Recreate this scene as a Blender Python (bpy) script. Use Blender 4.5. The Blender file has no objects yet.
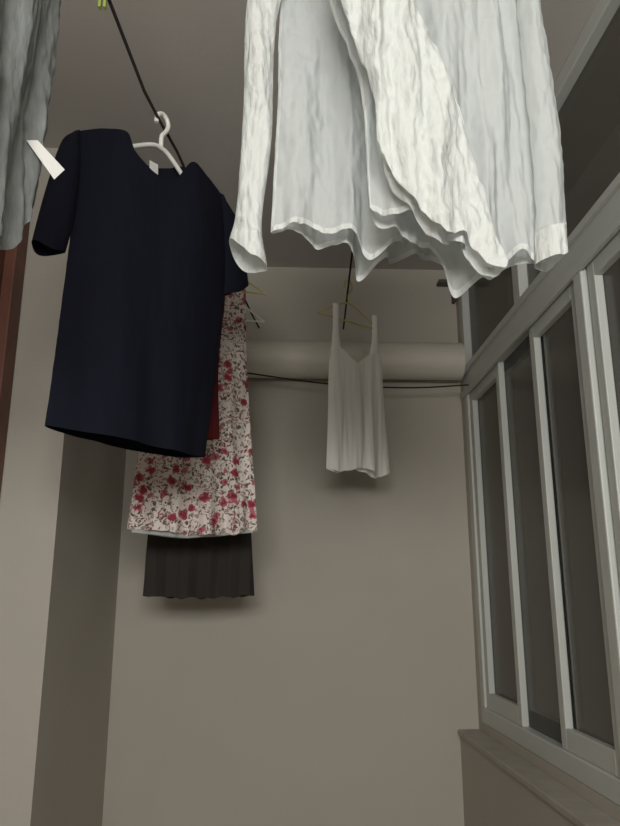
import bpy, math, random
from mathutils import Vector, noise
random.seed(4)
scene=bpy.context.scene
scene.view_settings.view_transform='Standard'
col=bpy.context.collection
def link(o):
    col.objects.link(o); return o
# ---------------- materials ----------------
def newmat(name):
    m=bpy.data.materials.new(name); m.use_nodes=True
    nt=m.node_tree; return m,nt,nt.nodes,nt.links,nt.nodes['Principled BSDF']
def srgb(r,g,b):
    f=lambda c:((c/255)/12.92 if c/255<=.04045 else ((c/255+.055)/1.055)**2.4)
    return (f(r),f(g),f(b),1)
def plaster(name,c,var=.06,bump=.15,rough=.85,scale=3):
    m,nt,N,L,b=newmat(name)
    tc=N.new('ShaderNodeTexCoord'); n=N.new('ShaderNodeTexNoise'); n.inputs['Scale'].default_value=scale; n.inputs['Detail'].default_value=6
    L.new(tc.outputs['Object'],n.inputs['Vector'])
    r=N.new('ShaderNodeValToRGB'); r.color_ramp.elements[0].position=.3; r.color_ramp.elements[1].position=.7
    r.color_ramp.elements[0].color=(c[0]*(1-var),c[1]*(1-var),c[2]*(1-var),1)
    r.color_ramp.elements[1].color=(min(1,c[0]*(1+var)),min(1,c[1]*(1+var)),min(1,c[2]*(1+var)),1)
    L.new(n.outputs['Fac'],r.inputs['Fac']); L.new(r.outputs['Color'],b.inputs['Base Color'])
    n2=N.new('ShaderNodeTexNoise'); n2.inputs['Scale'].default_value=60; n2.inputs['Detail'].default_value=5
    L.new(tc.outputs['Object'],n2.inputs['Vector'])
    bp=N.new('ShaderNodeBump'); bp.inputs['Strength'].default_value=bump; bp.inputs['Distance'].default_value=.004
    L.new(n2.outputs['Fac'],bp.inputs['Height']); L.new(bp.outputs['Normal'],b.inputs['Normal'])
    b.inputs['Roughness'].default_value=rough
    return m
def cloth(name,c,transl=.0,transp=.0,weave=900,rough=.9,crinkle=0,crs=60,var=.0,stretch=1.0):
    m,nt,N,L,b=newmat(name)
    b.inputs['Base Color'].default_value=c; b.inputs['Roughness'].default_value=rough
    b.inputs['Specular IOR Level'].default_value=.15
    tc=N.new('ShaderNodeTexCoord')
    mp=N.new('ShaderNodeMapping'); mp.inputs['Scale'].default_value=(1,1,stretch); L.new(tc.outputs['Object'],mp.inputs['Vector'])
    n=N.new('ShaderNodeTexNoise'); n.inputs['Scale'].default_value=crs if crinkle else weave; n.inputs['Detail'].default_value=6
    L.new(mp.outputs[0],n.inputs['Vector'])
    bp=N.new('ShaderNodeBump'); bp.inputs['Strength'].default_value=max(.15,crinkle); bp.inputs['Distance'].default_value=.006 if crinkle else .001
    L.new(n.outputs['Fac'],bp.inputs['Height']); L.new(bp.outputs['Normal'],b.inputs['Normal'])
    if var:
        r=N.new('ShaderNodeValToRGB')
        r.color_ramp.elements[0].position=.35; r.color_ramp.elements[1].position=.65
        r.color_ramp.elements[0].color=(c[0]*(1-var),c[1]*(1-var),c[2]*(1-var),1)
        r.color_ramp.elements[1].color=(c[0]*(1+var),c[1]*(1+var),c[2]*(1+var),1)
        L.new(n.outputs['Fac'],r.inputs['Fac']); L.new(r.outputs['Color'],b.inputs['Base Color'])
    out=N['Material Output']; last=b.outputs[0]
    if transl:
        t=N.new('ShaderNodeBsdfTranslucent'); t.inputs['Color'].default_value=c
        mx=N.new('ShaderNodeMixShader'); mx.inputs[0].default_value=transl
        L.new(last,mx.inputs[1]); L.new(t.outputs[0],mx.inputs[2]); last=mx.outputs[0]
    if transp:
        t=N.new('ShaderNodeBsdfTransparent')
        mx=N.new('ShaderNodeMixShader'); mx.inputs[0].default_value=transp
        L.new(last,mx.inputs[1]); L.new(t.outputs[0],mx.inputs[2]); last=mx.outputs[0]
    L.new(last,out.inputs['Surface'])
    return m
def simple(name,c,rough=.5,metal=0):
    m,nt,N,L,b=newmat(name); 
    n=N.new('ShaderNodeTexNoise'); n.inputs['Scale'].default_value=15
    r=N.new('ShaderNodeValToRGB')
    r.color_ramp.elements[0].color=(c[0]*.9,c[1]*.9,c[2]*.9,1); r.color_ramp.elements[1].color=(c[0]*1.05,c[1]*1.05,c[2]*1.05,1)
    L.new(n.outputs['Fac'],r.inputs['Fac']); L.new(r.outputs['Color'],b.inputs['Base Color'])
    b.inputs['Roughness'].default_value=rough; b.inputs['Metallic'].default_value=metal
    return m
M_wall=plaster('wall_plaster',srgb(185,180,170),.03)
M_ceil=plaster('ceiling_plaster',srgb(190,186,180),.03)
M_floor=plaster('floor_tile',srgb(150,144,134),.1,.05,.4)
M_frame=simple('window_aluminium',srgb(203,207,202),.45)
M_sill=plaster('sill_stone',srgb(172,167,157),.12,.3,.6,12)
M_pipe=simple('pvc_pipe',srgb(214,209,198),.5)
M_wood=plaster('door_wood',srgb(112,70,56),.2,.1,.5,8)
M_rope=simple('rope_dark',srgb(48,40,36),.9)
M_plast=simple('hanger_white_plastic',srgb(228,229,224),.4)
M_yel=simple('hanger_yellow_wire',srgb(190,178,112),.5)
M_peg=simple('peg_green_plastic',srgb(150,165,80),.4)
M_metal=simple('hook_metal',srgb(96,90,84),.5,.3)
M_navy=cloth('navy_cotton',srgb(20,22,34),crinkle=.12,crs=9)
M_white=cloth('white_sheer',srgb(222,227,227),.35,.24,crinkle=.5,crs=70,stretch=.3)
M_white2=cloth('white_crinkle',srgb(224,228,226),.25,.03,crinkle=.8,crs=110,stretch=.4)
M_tank=cloth('white_rib',srgb(248,247,243),.25,.04)
M_gray=cloth('gray_linen',srgb(130,134,133),.15,0,crinkle=.7,crs=70,var=.14,stretch=.3)
M_black=cloth('black_pleat',srgb(56,53,50))
M_maroon=cloth('maroon_knit',srgb(90,32,36))
M_label=simple('label_satin',srgb(214,214,210),.4)
# floral
M_floral,nt,N,L,b=newmat('floral_print')
b.inputs['Roughness'].default_value=.9
tc=N.new('ShaderNodeTexCoord'); nd=N.new('ShaderNodeTexNoise'); nd.inputs['Scale'].default_value=70; nd.inputs['Detail'].default_value=4
L.new(tc.outputs['Object'],nd.inputs['Vector'])
mixv=N.new('ShaderNodeVectorMath'); mixv.operation='MULTIPLY_ADD'
L.new(nd.outputs['Color'],mixv.inputs[0]); mixv.inputs[1].default_value=(.03,.03,.03); L.new(tc.outputs['Object'],mixv.inputs[2])
flat=N.new('ShaderNodeVectorMath'); flat.operation='MULTIPLY'; flat.inputs[1].default_value=(1,.25,1); L.new(mixv.outputs[0],flat.inputs[0])
def spots(scale,thr,rand_thr,color,prev,off):
    a=N.new('ShaderNodeVectorMath'); a.operation='ADD'; a.inputs[1].default_value=off; L.new(flat.outputs[0],a.inputs[0])
    v=N.new('ShaderNodeTexVoronoi'); v.inputs['Scale'].default_value=scale; L.new(a.outputs[0],v.inputs['Vector'])
    lt=N.new('ShaderNodeMath'); lt.operation='LESS_THAN'; lt.inputs[1].default_value=thr; L.new(v.outputs['Distance'],lt.inputs[0])
    sp=N.new('ShaderNodeSeparateColor'); L.new(v.outputs['Color'],sp.inputs[0])
    l2=N.new('ShaderNodeMath'); l2.operation='LESS_THAN'; l2.inputs[1].default_value=rand_thr; L.new(sp.outputs[0],l2.inputs[0])
    mu=N.new('ShaderNodeMath'); mu.operation='MULTIPLY'; L.new(lt.outputs[0],mu.inputs[0]); L.new(l2.outputs[0],mu.inputs[1])
    mx=N.new('ShaderNodeMix'); mx.data_type='RGBA'; L.new(mu.outputs[0],mx.inputs[0])
    if prev is None: mx.inputs[6].default_value=srgb(224,215,208)
    else: L.new(prev,mx.inputs[6])
    mx.inputs[7].default_value=color
    return mx.outputs[2]
p=spots(130,.48,.6,srgb(162,140,133),None,(3,1,2))
p=spots(95,.40,.5,srgb(100,88,82),p,(1,5,2))
p=spots(34,.46,.5,srgb(180,102,112),p,(0,0,0))
p=spots(34,.34,.5,srgb(146,52,68),p,(0,0,0))
p=spots(34,.12,.5,srgb(98,30,42),p,(0,0,0))
p=spots(85,.31,.4,srgb(132,58,68),p,(7,3,1))
L.new(p,b.inputs['Base Color'])
# glass: grey, partly transparent pane
M_glass,nt,N,L,b=newmat('window_glass')
b.inputs['Base Color'].default_value=srgb(104,100,93); b.inputs['Roughness'].default_value=.18
tr=N.new('ShaderNodeBsdfTransparent'); tr.inputs['Color'].default_value=(.8,.8,.78,1)
mx=N.new('ShaderNodeMixShader'); mx.inputs[0].default_value=.35
L.new(b.outputs[0],mx.inputs[1]); L.new(tr.outputs[0],mx.inputs[2]); L.new(mx.outputs[0],N['Material Output'].inputs['Surface'])

# ---------------- helpers ----------------
def mesh_obj(name,verts,faces,mat,parent=None,smooth=False):
    me=bpy.data.meshes.new(name); me.from_pydata(verts,[],faces); me.update()
    mats=mat if isinstance(mat,list) else [mat]
    for m in mats: me.materials.append(m)
    if smooth:
        for p in me.polygons: p.use_smooth=True
    o=link(bpy.data.objects.new(name,me))
    if parent: o.parent=parent
    return o
def boxes(name,bl,mat,parent=None,bevel=0):
    V=[];Fc=[]
    for (x0,x1,y0,y1,z0,z1) in bl:
        s=len(V)
        V+=[(x0,y0,z0),(x1,y0,z0),(x1,y1,z0),(x0,y1,z0),(x0,y0,z1),(x1,y0,z1),(x1,y1,z1),(x0,y1,z1)]
        Fc+=[tuple(s+i for i in f) for f in [(3,2,1,0),(4,5,6,7),(0,1,5,4),(1,2,6,5),(2,3,7,6),(3,0,4,7)]]
    o=mesh_obj(name,V,Fc,mat,parent)
    if bevel:
        m=o.modifiers.new('bevel','BEVEL'); m.width=bevel; m.segments=2; m.limit_method='ANGLE'
    return o
def tubes(name,splines,r,mat,loc=(0,0,0),rotz=0,res=6):
    cu=bpy.data.curves.new(name,'CURVE'); cu.dimensions='3D'; cu.bevel_depth=r; cu.bevel_resolution=3; cu.use_fill_caps=True
    for pts in splines:
        s=cu.splines.new('POLY'); P=catmull(pts,res*(len(pts)-1)+1) if len(pts)>2 else pts
        s.points.add(len(P)-1)
        for i,q in enumerate(P): s.points[i].co=(q[0],q[1],q[2],1)
    t=bpy.data.objects.new(name+'_c',cu); link(t)
    dg=bpy.context.evaluated_depsgraph_get()
    me=bpy.data.meshes.new_from_object(t.evaluated_get(dg)); bpy.data.objects.remove(t)
    me.materials.clear(); me.materials.append(mat)
    for p in me.polygons: p.use_smooth=True
    me.name=name
    o=link(bpy.data.objects.new(name,me)); o.location=loc; o.rotation_euler[2]=math.radians(rotz)
    return o
def catmull(P,n):
    P=[Vector(p) for p in P]
    if len(P)==2: return [P[0].lerp(P[1],i/(n-1)) for i in range(n)]
    d=[0]
    for a,b_ in zip(P,P[1:]): d.append(d[-1]+(b_-a).length)
    out=[];E=[P[0]*2-P[1]]+P+[P[-1]*2-P[-2]]
    for i in range(n):
        s=d[-1]*i/(n-1); k=0
        while k<len(P)-2 and s>d[k+1]: k+=1
        t=(s-d[k])/max(1e-9,d[k+1]-d[k]); t=min(1,max(0,t))
        a,b_,c,e=E[k],E[k+1],E[k+2],E[k+3]
        out.append(.5*((2*b_)+(c-a)*t+(2*a-5*b_+4*c-e)*t*t+(3*b_-a-3*c+e)*t**3))
    return out
def sm(x): x=min(1,max(0,x)); return x*x*(3-2*x)
def panel(V,Fc,MI,top,bot,left,right,nu=60,nv=70,thick=.02,noff=0,fold=.01,ff=22,seed=0,topback=None,layers=2,mi=0,foldtop=.25,ragged=.0,crink=0,pleat=None,tclose=.25,hem=None,lrmi=None,cuff=None):
    """Coons patch of fabric in local (s, z); builds front and back layers with folds. n<0 faces the viewer side"""
    mk=lambda L_:[(p[0],p[1],0) for p in L_]
    for layer in range(layers):
        tp=topback if (layer==1 and topback) else top
        T=catmull(mk(tp),nu+1);B=catmull(mk(bot),nu+1);Lf=catmull(mk(left),nv+1);R=catmull(mk(right),nv+1)
        s0=len(V)
        for j in range(nv+1):
            v=j/nv
            for i in range(nu+1):
                u=i/nu
                p=T[i]*(1-v)+B[i]*v+Lf[j]*(1-u)+R[j]*u-(T[0]*(1-u)*(1-v)+T[-1]*u*(1-v)+B[0]*(1-u)*v+B[-1]*u*v)
                q,z=p.x,p.y
                edge=math.sin(math.pi*u)**.6 if 0<u<1 else 0
                th=thick*edge*(tclose+(1-tclose)*sm(v*3))
                if cuff:
                    if v>1-cuff: th*=1.5
                    else: th*=1-.25*sm((v-(1-3*cuff))/(2*cuff))
                n=-th if layer==0 else th
                A=fold*(foldtop+(1-foldtop)*v)
                ph=noise.noise(Vector((q*ff*.35,seed*3.1,z*2.2)))*2.2
                f=math.sin(q*ff*6.28/2+ph*2+seed)*.55+noise.noise(Vector((q*ff,seed+layer*1.7,z*3)))*.9+.35*noise.noise(Vector((q*ff*2.6,seed+layer*1.7,z*5)))
                n+=A*f*(.35+.65*edge)
                if pleat: n+=pleat[1]*(abs(((q*pleat[0])%1)-.5)*2-.5)*(.4+.6*v)
                if crink:
                    n+=crink*(noise.noise(Vector((q*60,seed,z*22)))+.6*noise.noise(Vector((q*130,seed,z*50))))
                    n+=crink*.8*abs(noise.noise(Vector((q*35+z*18,seed+4,z*40))))
                if ragged: z+=ragged*v**6*noise.noise(Vector((q*30,seed*2,layer*3)))
                V.append((q,n+noff,z))
        for j in range(nv):
            for i in range(nu):
                a=s0+j*(nu+1)+i
                m_=mi
                if hem and j>=nv-hem: m_=1
                if lrmi and (i<lrmi or i>=nu-lrmi): m_=1
                Fc.append((a,a+1,a+nu+2,a+nu+1)); MI.append(m_)
def garment(name,mats,anchor,ang,panels,sol=.0012):
    V=[];Fc=[];MI=[]
    for p in panels: panel(V,Fc,MI,**p)
    o=mesh_obj(name,V,Fc,mats,smooth=True)
    for i,pl in enumerate(o.data.polygons): pl.material_index=MI[i]
    o.location=anchor; o.rotation_euler[2]=math.radians(ang)
    return o
# ---------------- room ----------------
H=2.88; XR=.742; XS=.67; YB=2.85; YN=-1.5
boxes('floor',[(-1.1,1.0,YN,YB,-.1,0)],M_floor)
boxes('ceiling',[(-1.1,1.0,YN,YB+.1,H,H+.1)],M_ceil)
boxes('wall_back',[(-.85,.95,YB,YB+.12,0,H)],M_wall)
boxes('wall_front',[(-1.1,1.0,YN-.12,YN,0,H)],M_wall)
boxes('wall_left',[(-1.1,-.62,2.03,YB,0,H),(-1.1,-.79,YN,1.0,0,H),(-1.1,-.79,1.0,2.03,2.72,H)],M_wall)
boxes('wall_right',[(XS,.95,YN,YB,0,1.01)],M_wall)
boxes('wall_right',[(XR,.95,YN,YB,1.01,1.06),(XR,.95,YN,-.3,1.06,H),(XR,.95,2.80,YB,1.06,H)],M_wall)
boxes('window_sill',[(XS-.01,XR,YN+.01,YB-.002,1.01,1.03)],M_sill,bevel=.004)
# door with brown frame
d=bpy.data.objects.new('door_1',None); link(d)
boxes('door_frame',[(-.85,-.778,1.95,2.028,0,2.72),(-.85,-.778,1.0,1.07,0,2.72),(-.85,-.778,1.07,1.95,2.64,2.72)],M_wood,d,.005)
boxes('door_leaf',[(-.84,-.81,1.07,1.95,0.01,2.64)],M_wood,d)
boxes('door_panels',[(-.81,-.80,1.17,1.85,1.3,2.5),(-.81,-.80,1.17,1.85,.2,1.15)],M_wood,d,.006)
# windows
w=bpy.data.objects.new('window_1',None); link(w)
F0,F1=XR+.0,XR+.06
Y0,Y1=-.3,2.80
ZB,ZT0,ZT1=1.06,2.30,2.40
boxes('outer_frame',[(F0,F1,Y0,Y1,ZB,ZB+.055),(F0,F1,Y0,Y1,ZT0,ZT1),(F0,F1,Y1-.045,Y1,ZB+.055,ZT0),(F0,F1,Y0,Y0+.05,ZB+.055,ZT0),
   (F0-.004,F1,1.62,1.67,ZB+.055,ZT0)],M_frame,w,.004)
boxes('frame_lip',[(F0-.012,F0,Y0,Y1,ZT0-.012,ZT0+.012),(F0-.012,F0,Y0,Y1,ZT1-.02,ZT1)],M_frame,w,.002)
sash=[]
for (a,b_,xo) in [(2.36,2.75,.008),(1.98,2.42,.03),(1.68,2.04,.008),(.9,1.61,.008),(.25,.96,.03),(-.25,.3,.008)]:
    x0,x1=F0+xo,F0+xo+.022; t=.038
    sash+=[(x0,x1,a,a+t,ZB+.055,ZT0),(x0,x1,b_-t,b_,ZB+.055,ZT0),(x0,x1,a+t,b_-t,ZB+.055,ZB+.11),(x0,x1,a+t,b_-t,ZT0-.045,ZT0)]
boxes('sashes',sash,M_frame,w,.003)
boxes('glass',[(F0+.03,F0+.034,Y0+.05,Y1-.045,ZB+.055,ZT0)],M_glass,w)
w2=bpy.data.objects.new('window_2',None); link(w2)
boxes('outer_frame',[(F0,F1,Y0,Y1,H-.05,H),(F0,F1,Y1-.045,Y1,ZT1,H-.05),(F0,F1,Y0,Y0+.05,ZT1,H-.05),
   (F0,F1,2.07,2.13,ZT1,H-.05),(F0,F1,1.1,1.16,ZT1,H-.05)],M_frame,w2,.004)
boxes('glass',[(F0+.03,F0+.034,Y0+.05,Y1-.045,ZT1,H-.05)],M_glass,w2)
# pipe
def ringpipe(x0,x1,y,z,r,name,mat):
    V=[];Fc=[];n=48
    for x in (x0,x1):
        for i in range(n):
            a=2*math.pi*i/n; V.append((x,y+r*math.cos(a),z+r*math.sin(a)))
    for i in range(n): Fc.append((i,(i+1)%n,n+(i+1)%n,n+i))
    return mesh_obj(name,V,Fc,mat,smooth=True)
ringpipe(-.618,.728,2.77,2.435,.076,'drain_pipe',M_pipe)
# clotheslines
tubes('clothesline',[[(-.50,-1.48,2.60),(-.33,1.1,2.575),(-.265,1.6,2.575),(-.12,2.7,2.59),(-.10,2.845,2.6)]],.0035,M_rope)
tubes('clothesline',[[(.08,-1.48,2.62),(.18,.9,2.59),(.22,2.04,2.59),(.25,2.72,2.60),(.255,2.845,2.6)]],.0035,M_rope)
tubes('cable',[[(-.60,2.68,2.42),(-.12,2.68,2.345),(.2,2.68,2.305),(.5,2.68,2.295),(.735,2.68,2.31)]],.003,M_rope)
boxes('wall_bracket',[(.66,.735,2.80,2.848,2.80,2.815),(.722,.735,2.80,2.848,2.72,2.8)],M_metal,bevel=.003)

# ---------------- hangers ----------------
def hanger(x,y,zline,ang,half,drop,mat,r=.004,bar=True,name='clothes_hanger'):
    hr=.018
    hook=[(-hr*1.0,0,-.012),(-hr,0,0),(-hr*.7,0,.013),(0,0,.02),(hr*.75,0,.012),(hr,0,-.004),(hr*.6,0,-.022),(0,0,-.04),(0,0,-.07)]
    zt=-.07
    sh=[(-half,0,zt-drop),(-half*.6,0,zt-drop*.5),(-.03,0,zt-.008),(0,0,zt),(.03,0,zt-.008),(half*.6,0,zt-drop*.5),(half,0,zt-drop)]
    sp=[hook,sh]
    if bar: sp.append([(-half,0,zt-drop),(half,0,zt-drop)])
    return tubes(name,sp,r,mat,(x,y,zline),ang)
hanger(-.285,1.469,2.575,52,.165,.11,M_plast,.0055,bar=False)
hanger(-.20,2.1,2.58,15,.15,.07,M_yel,.0025)
hanger(-.165,2.4,2.585,8,.10,.06,M_plast,.003)
hanger(-.235,1.82,2.578,30,.13,.09,M_plast,.003,bar=False)
hanger(.235,2.40,2.595,35,.14,.07,M_yel,.0032)
hanger(.185,.97,2.59,10,.17,.07,M_plast,.004)
hanger(.18,.855,2.59,5,.17,.07,M_plast,.004)

# ---------------- garments ----------------
mm=lambda L_:[(a/1000,b_/1000) for a,b_ in L_]
garment('navy_t_shirt',[M_navy,M_label],(-.30,1.45,2.4),52,[
 dict(top=mm([(-192,24),(-140,56),(-87,76),(-62,40),(0,18),(60,40),(108,108),(160,105),(232,85)]),
      topback=mm([(-192,24),(-140,56),(-87,76),(-50,66),(10,60),(70,85),(108,108),(160,105),(232,85)]),
      bot=mm([(-208,-597),(-100,-600),(0,-600),(120,-600),(206,-591)]),
      left=mm([(-192,24),(-196,-60),(-190,-170),(-196,-350),(-208,-597)]),
      right=mm([(232,85),(252,-60),(250,-200),(232,-400),(206,-591)]),nu=90,nv=80,thick=.034,fold=.012,ff=9,seed=1,tclose=.6,crink=.001),
 dict(top=mm([(-205,16),(-192,24)]),bot=mm([(-272,-256),(-240,-266),(-200,-252)]),
      left=mm([(-205,16),(-232,-25),(-252,-130),(-272,-256)]),right=mm([(-192,24),(-186,-60),(-188,-170),(-200,-252)]),nu=24,nv=40,thick=.022,fold=.006,ff=18,seed=2),
 dict(top=mm([(226,88),(240,80)]),bot=mm([(246,-180),(290,-160),(338,-120)]),
      left=mm([(226,88),(240,0),(248,-100),(246,-180)]),right=mm([(240,80),(285,38),(318,-30),(338,-120)]),nu=24,nv=40,thick=.022,fold=.006,ff=18,seed=3),
 dict(top=mm([(-2,62),(24,64)]),bot=mm([(0,30),(26,32)]),left=mm([(-2,62),(0,30)]),right=mm([(24,64),(26,32)]),nu=4,nv=4,thick=0,noff=.006,fold=0,layers=1,mi=1),
])
garment('maroon_camisole',[M_maroon],(-.235,1.82,2.4),30,[
 dict(top=mm([(-110,10),(0,-20),(80,0)]),bot=mm([(-140,-500),(0,-504),(82,-495)]),left=mm([(-110,10),(-140,-500)]),right=mm([(80,0),(85,-100),(72,-300),(82,-495)]),nu=50,nv=40,thick=.02,fold=.008,ff=16,seed=5,tclose=.7)])
garment('floral_dress',[M_floral,M_white],(-.22,2.1,2.4),15,[
 dict(top=mm([(-100,70),(0,40),(104,50)]),bot=mm([(-216,-712),(-100,-722),(30,-726),(156,-705)]),left=mm([(-100,70),(-120,-150),(-190,-450),(-216,-712)]),
      right=mm([(104,50),(112,-150),(132,-430),(156,-705)]),nu=130,nv=80,thick=.035,fold=.03,ff=22,seed=7,ragged=.014,foldtop=.2),
 dict(top=mm([(-190,-640),(140,-640)]),bot=mm([(-204,-722),(-50,-734),(144,-714)]),left=mm([(-190,-640),(-204,-722)]),
      right=mm([(140,-640),(144,-714)]),nu=90,nv=8,thick=.018,fold=.014,ff=22,seed=7,mi=1,foldtop=1),
])
garment('black_pleated_skirt',[M_black],(-.2,2.4,2.3),8,[
 dict(top=mm([(-140,80),(50,80)]),bot=mm([(-236,-794),(-60,-800),(118,-792)]),left=mm([(-140,80),(-222,-500),(-236,-794)]),right=mm([(50,80),(88,-400),(118,-792)]),
   nu=160,nv=30,thick=.03,fold=.014,ff=14,seed=9,pleat=(15,.018),ragged=.008)])
garment('white_tank_top',[M_tank],(.24,2.4,2.4),35,[
 dict(top=mm([(-98,-110),(-84,-60),(-46,-60),(20,-100),(92,-50),(126,-45),(150,-95)]),
      bot=mm([(-110,-484),(-60,-494),(30,-472),(110,-494),(174,-472)]),left=mm([(-98,-110),(-104,-250),(-110,-484)]),right=mm([(150,-95),(152,-209),(174,-472)]),
      nu=70,nv=60,thick=.02,fold=.014,ff=26,seed=11,tclose=.8,ragged=.006),
 dict(top=mm([(-80,106),(-52,106)]),bot=mm([(-90,-75),(-42,-65)]),left=mm([(-80,106),(-80,20),(-90,-75)]),right=mm([(-52,106),(-54,20),(-42,-65)]),nu=10,nv=24,thick=.008,fold=.002,seed=12,tclose=1),
 dict(top=mm([(106,106),(134,106)]),bot=mm([(88,-55),(134,-60)]),left=mm([(106,106),(104,20),(88,-55)]),right=mm([(134,106),(132,20),(134,-60)]),nu=10,nv=24,thick=.008,fold=.002,seed=13,tclose=1),
])
# blouse with sheer body and long sleeve
garment('white_blouse',[M_white,M_white2],(.05,.95,2.3),10,[
 dict(top=mm([(-40,200),(60,240),(90,225),(170,225),(200,240),(300,200)]),bot=mm([(-70,-292),(-26,-284),(17,-290),(45,-294),(75,-330),(115,-300),(165,-297),(230,-310),(290,-300)]),
      left=mm([(-40,200),(-60,100),(-62,-80),(-70,-292)]),right=mm([(300,200),(310,0),(290,-300)]),nu=200,nv=120,thick=.03,fold=.024,ff=32,seed=15,ragged=.012,hem=2,lrmi=2,foldtop=.5,crink=.004),
 dict(top=mm([(-60,185),(-30,205)]),bot=mm([(-131,-322),(-105,-352),(-77,-362)]),left=mm([(-60,185),(-112,103),(-116,-113),(-122,-270),(-131,-322)]),
      right=mm([(-30,205),(-68,60),(-74,-150),(-86,-290),(-77,-362)]),nu=40,nv=120,thick=.020,noff=-.022,fold=.012,ff=34,seed=16,mi=1,crink=.004,foldtop=.6,cuff=.09),
 dict(top=mm([(-45,-205),(-15,-205)]),bot=mm([(-45,-230),(-15,-230)]),left=mm([(-45,-205),(-45,-230)]),right=mm([(-15,-205),(-15,-230)]),nu=4,nv=4,thick=0,noff=.03,fold=0,layers=1,mi=1),
])
garment('white_blouse',[M_white,M_white2],(.12,.85,2.2),5,[
 dict(top=mm([(-60,300),(40,340),(70,325),(150,325),(180,340),(235,310)]),bot=mm([(-6,-200),(71,-240),(102,-268),(130,-294),(157,-284),(190,-268),(232,-262)]),
      left=mm([(-60,300),(-62,133),(-20,0),(-6,-200)]),right=mm([(235,310),(228,200),(234,-80),(232,-262)]),nu=200,nv=120,thick=.03,fold=.024,ff=36,seed=18,ragged=.018,hem=2,lrmi=2,foldtop=.5,crink=.004),
 dict(top=mm([(-70,300),(10,300)]),bot=mm([(71,-228),(72,-268),(102,-258),(122,-296),(146,-308),(152,-286)]),
      left=mm([(-70,300),(-66,133),(-37,30),(-10,-66),(-4,-150),(40,-205),(71,-228)]),right=mm([(10,300),(48,120),(96,-40),(130,-180),(152,-286)]),nu=80,nv=160,thick=.018,noff=-.05,fold=.016,ff=40,seed=19,mi=1,crink=.006,foldtop=.6),
 dict(top=mm([(212,290),(240,285)]),bot=mm([(206,-280),(234,-276),(254,-258)]),left=mm([(212,290),(212,60),(214,-150),(206,-280)]),right=mm([(240,285),(250,110),(262,-90),(256,-200),(254,-258)]),
      nu=40,nv=120,thick=.018,noff=-.02,fold=.012,ff=34,seed=26,mi=0,hem=10,crink=.004,foldtop=.6,cuff=.09),
])
g=garment('gray_linen_shirt',[M_gray,M_label],(-.350,.93,2.575),82.4,[
 dict(top=mm([(-480,0),(-240,-12),(0,0)]),bot=mm([(-470,-640),(-300,-655),(-140,-660),(-85,-645),(-43,-580),(-8,-510)]),left=mm([(-480,0),(-470,-640)]),
      right=mm([(0,0),(8,-180),(-3,-403),(-8,-510)]),nu=150,nv=100,thick=.02,fold=.02,ff=30,seed=21,crink=.003,tclose=.1,ragged=.012),
])
lv=[(-.010,.032),(.004,.036),(.042,.0),(.030,-.018)]
lb=mesh_obj('care_label',[(a,0,c_) for a,c_ in lv]+[(a,.0006,c_) for a,c_ in lv],[(0,1,2,3),(7,6,5,4),(0,4,5,1),(1,5,6,2),(2,6,7,3),(3,7,4,0)],M_label)
lb.location=(-.340,.87,2.068); lb.rotation_euler[2]=math.radians(20)
lb.parent=g; bpy.context.view_layer.update(); lb.matrix_parent_inverse=g.matrix_world.inverted()
def peg(y):
    x=-.33+.132*(y-1.1)
    o=boxes('clothes_peg',[(-.007,-.002,-.005,.005,-.045,.03),(.002,.007,-.005,.005,-.045,.03),(-.009,.009,-.006,.006,-.006,0)],M_peg,bevel=.001)
    o.location=(x,y,2.575)
for y in (.5,.72,.92,1.09): peg(y)
# ---------------- lamp ----------------
fill_light=bpy.data.objects.new('fill_rig',None); link(fill_light)  # added unseen: area light and backing plate standing in for room light
boxes('fill_backing',[(-.55,.55,YN,YN+.04,1.75,2.25)],M_plast,fill_light,.006)
Lt=bpy.data.lights.new('fill_panel','AREA'); Lt.shape='RECTANGLE'; Lt.size=1.05; Lt.size_y=.45; Lt.energy=52; Lt.color=(1,.975,.935)
lo=link(bpy.data.objects.new('fill_panel',Lt)); lo.location=(0,YN+.12,2.0); lo.rotation_euler=(math.radians(99),0,0); lo.parent=fill_light
W=bpy.data.worlds.new('World'); scene.world=W; W.use_nodes=True
W.node_tree.nodes['Background'].inputs[0].default_value=(.58,.57,.54,1); W.node_tree.nodes['Background'].inputs[1].default_value=.16
# camera
c=bpy.data.cameras.new('camera'); co=link(bpy.data.objects.new('camera',c)); scene.camera=co
c.sensor_fit='VERTICAL'; c.sensor_height=24; c.lens=24*720/826; c.clip_start=.02
co.location=(0,0,1.5); co.rotation_euler=(math.pi/2+math.atan(185/720),0,-math.radians(2.3))
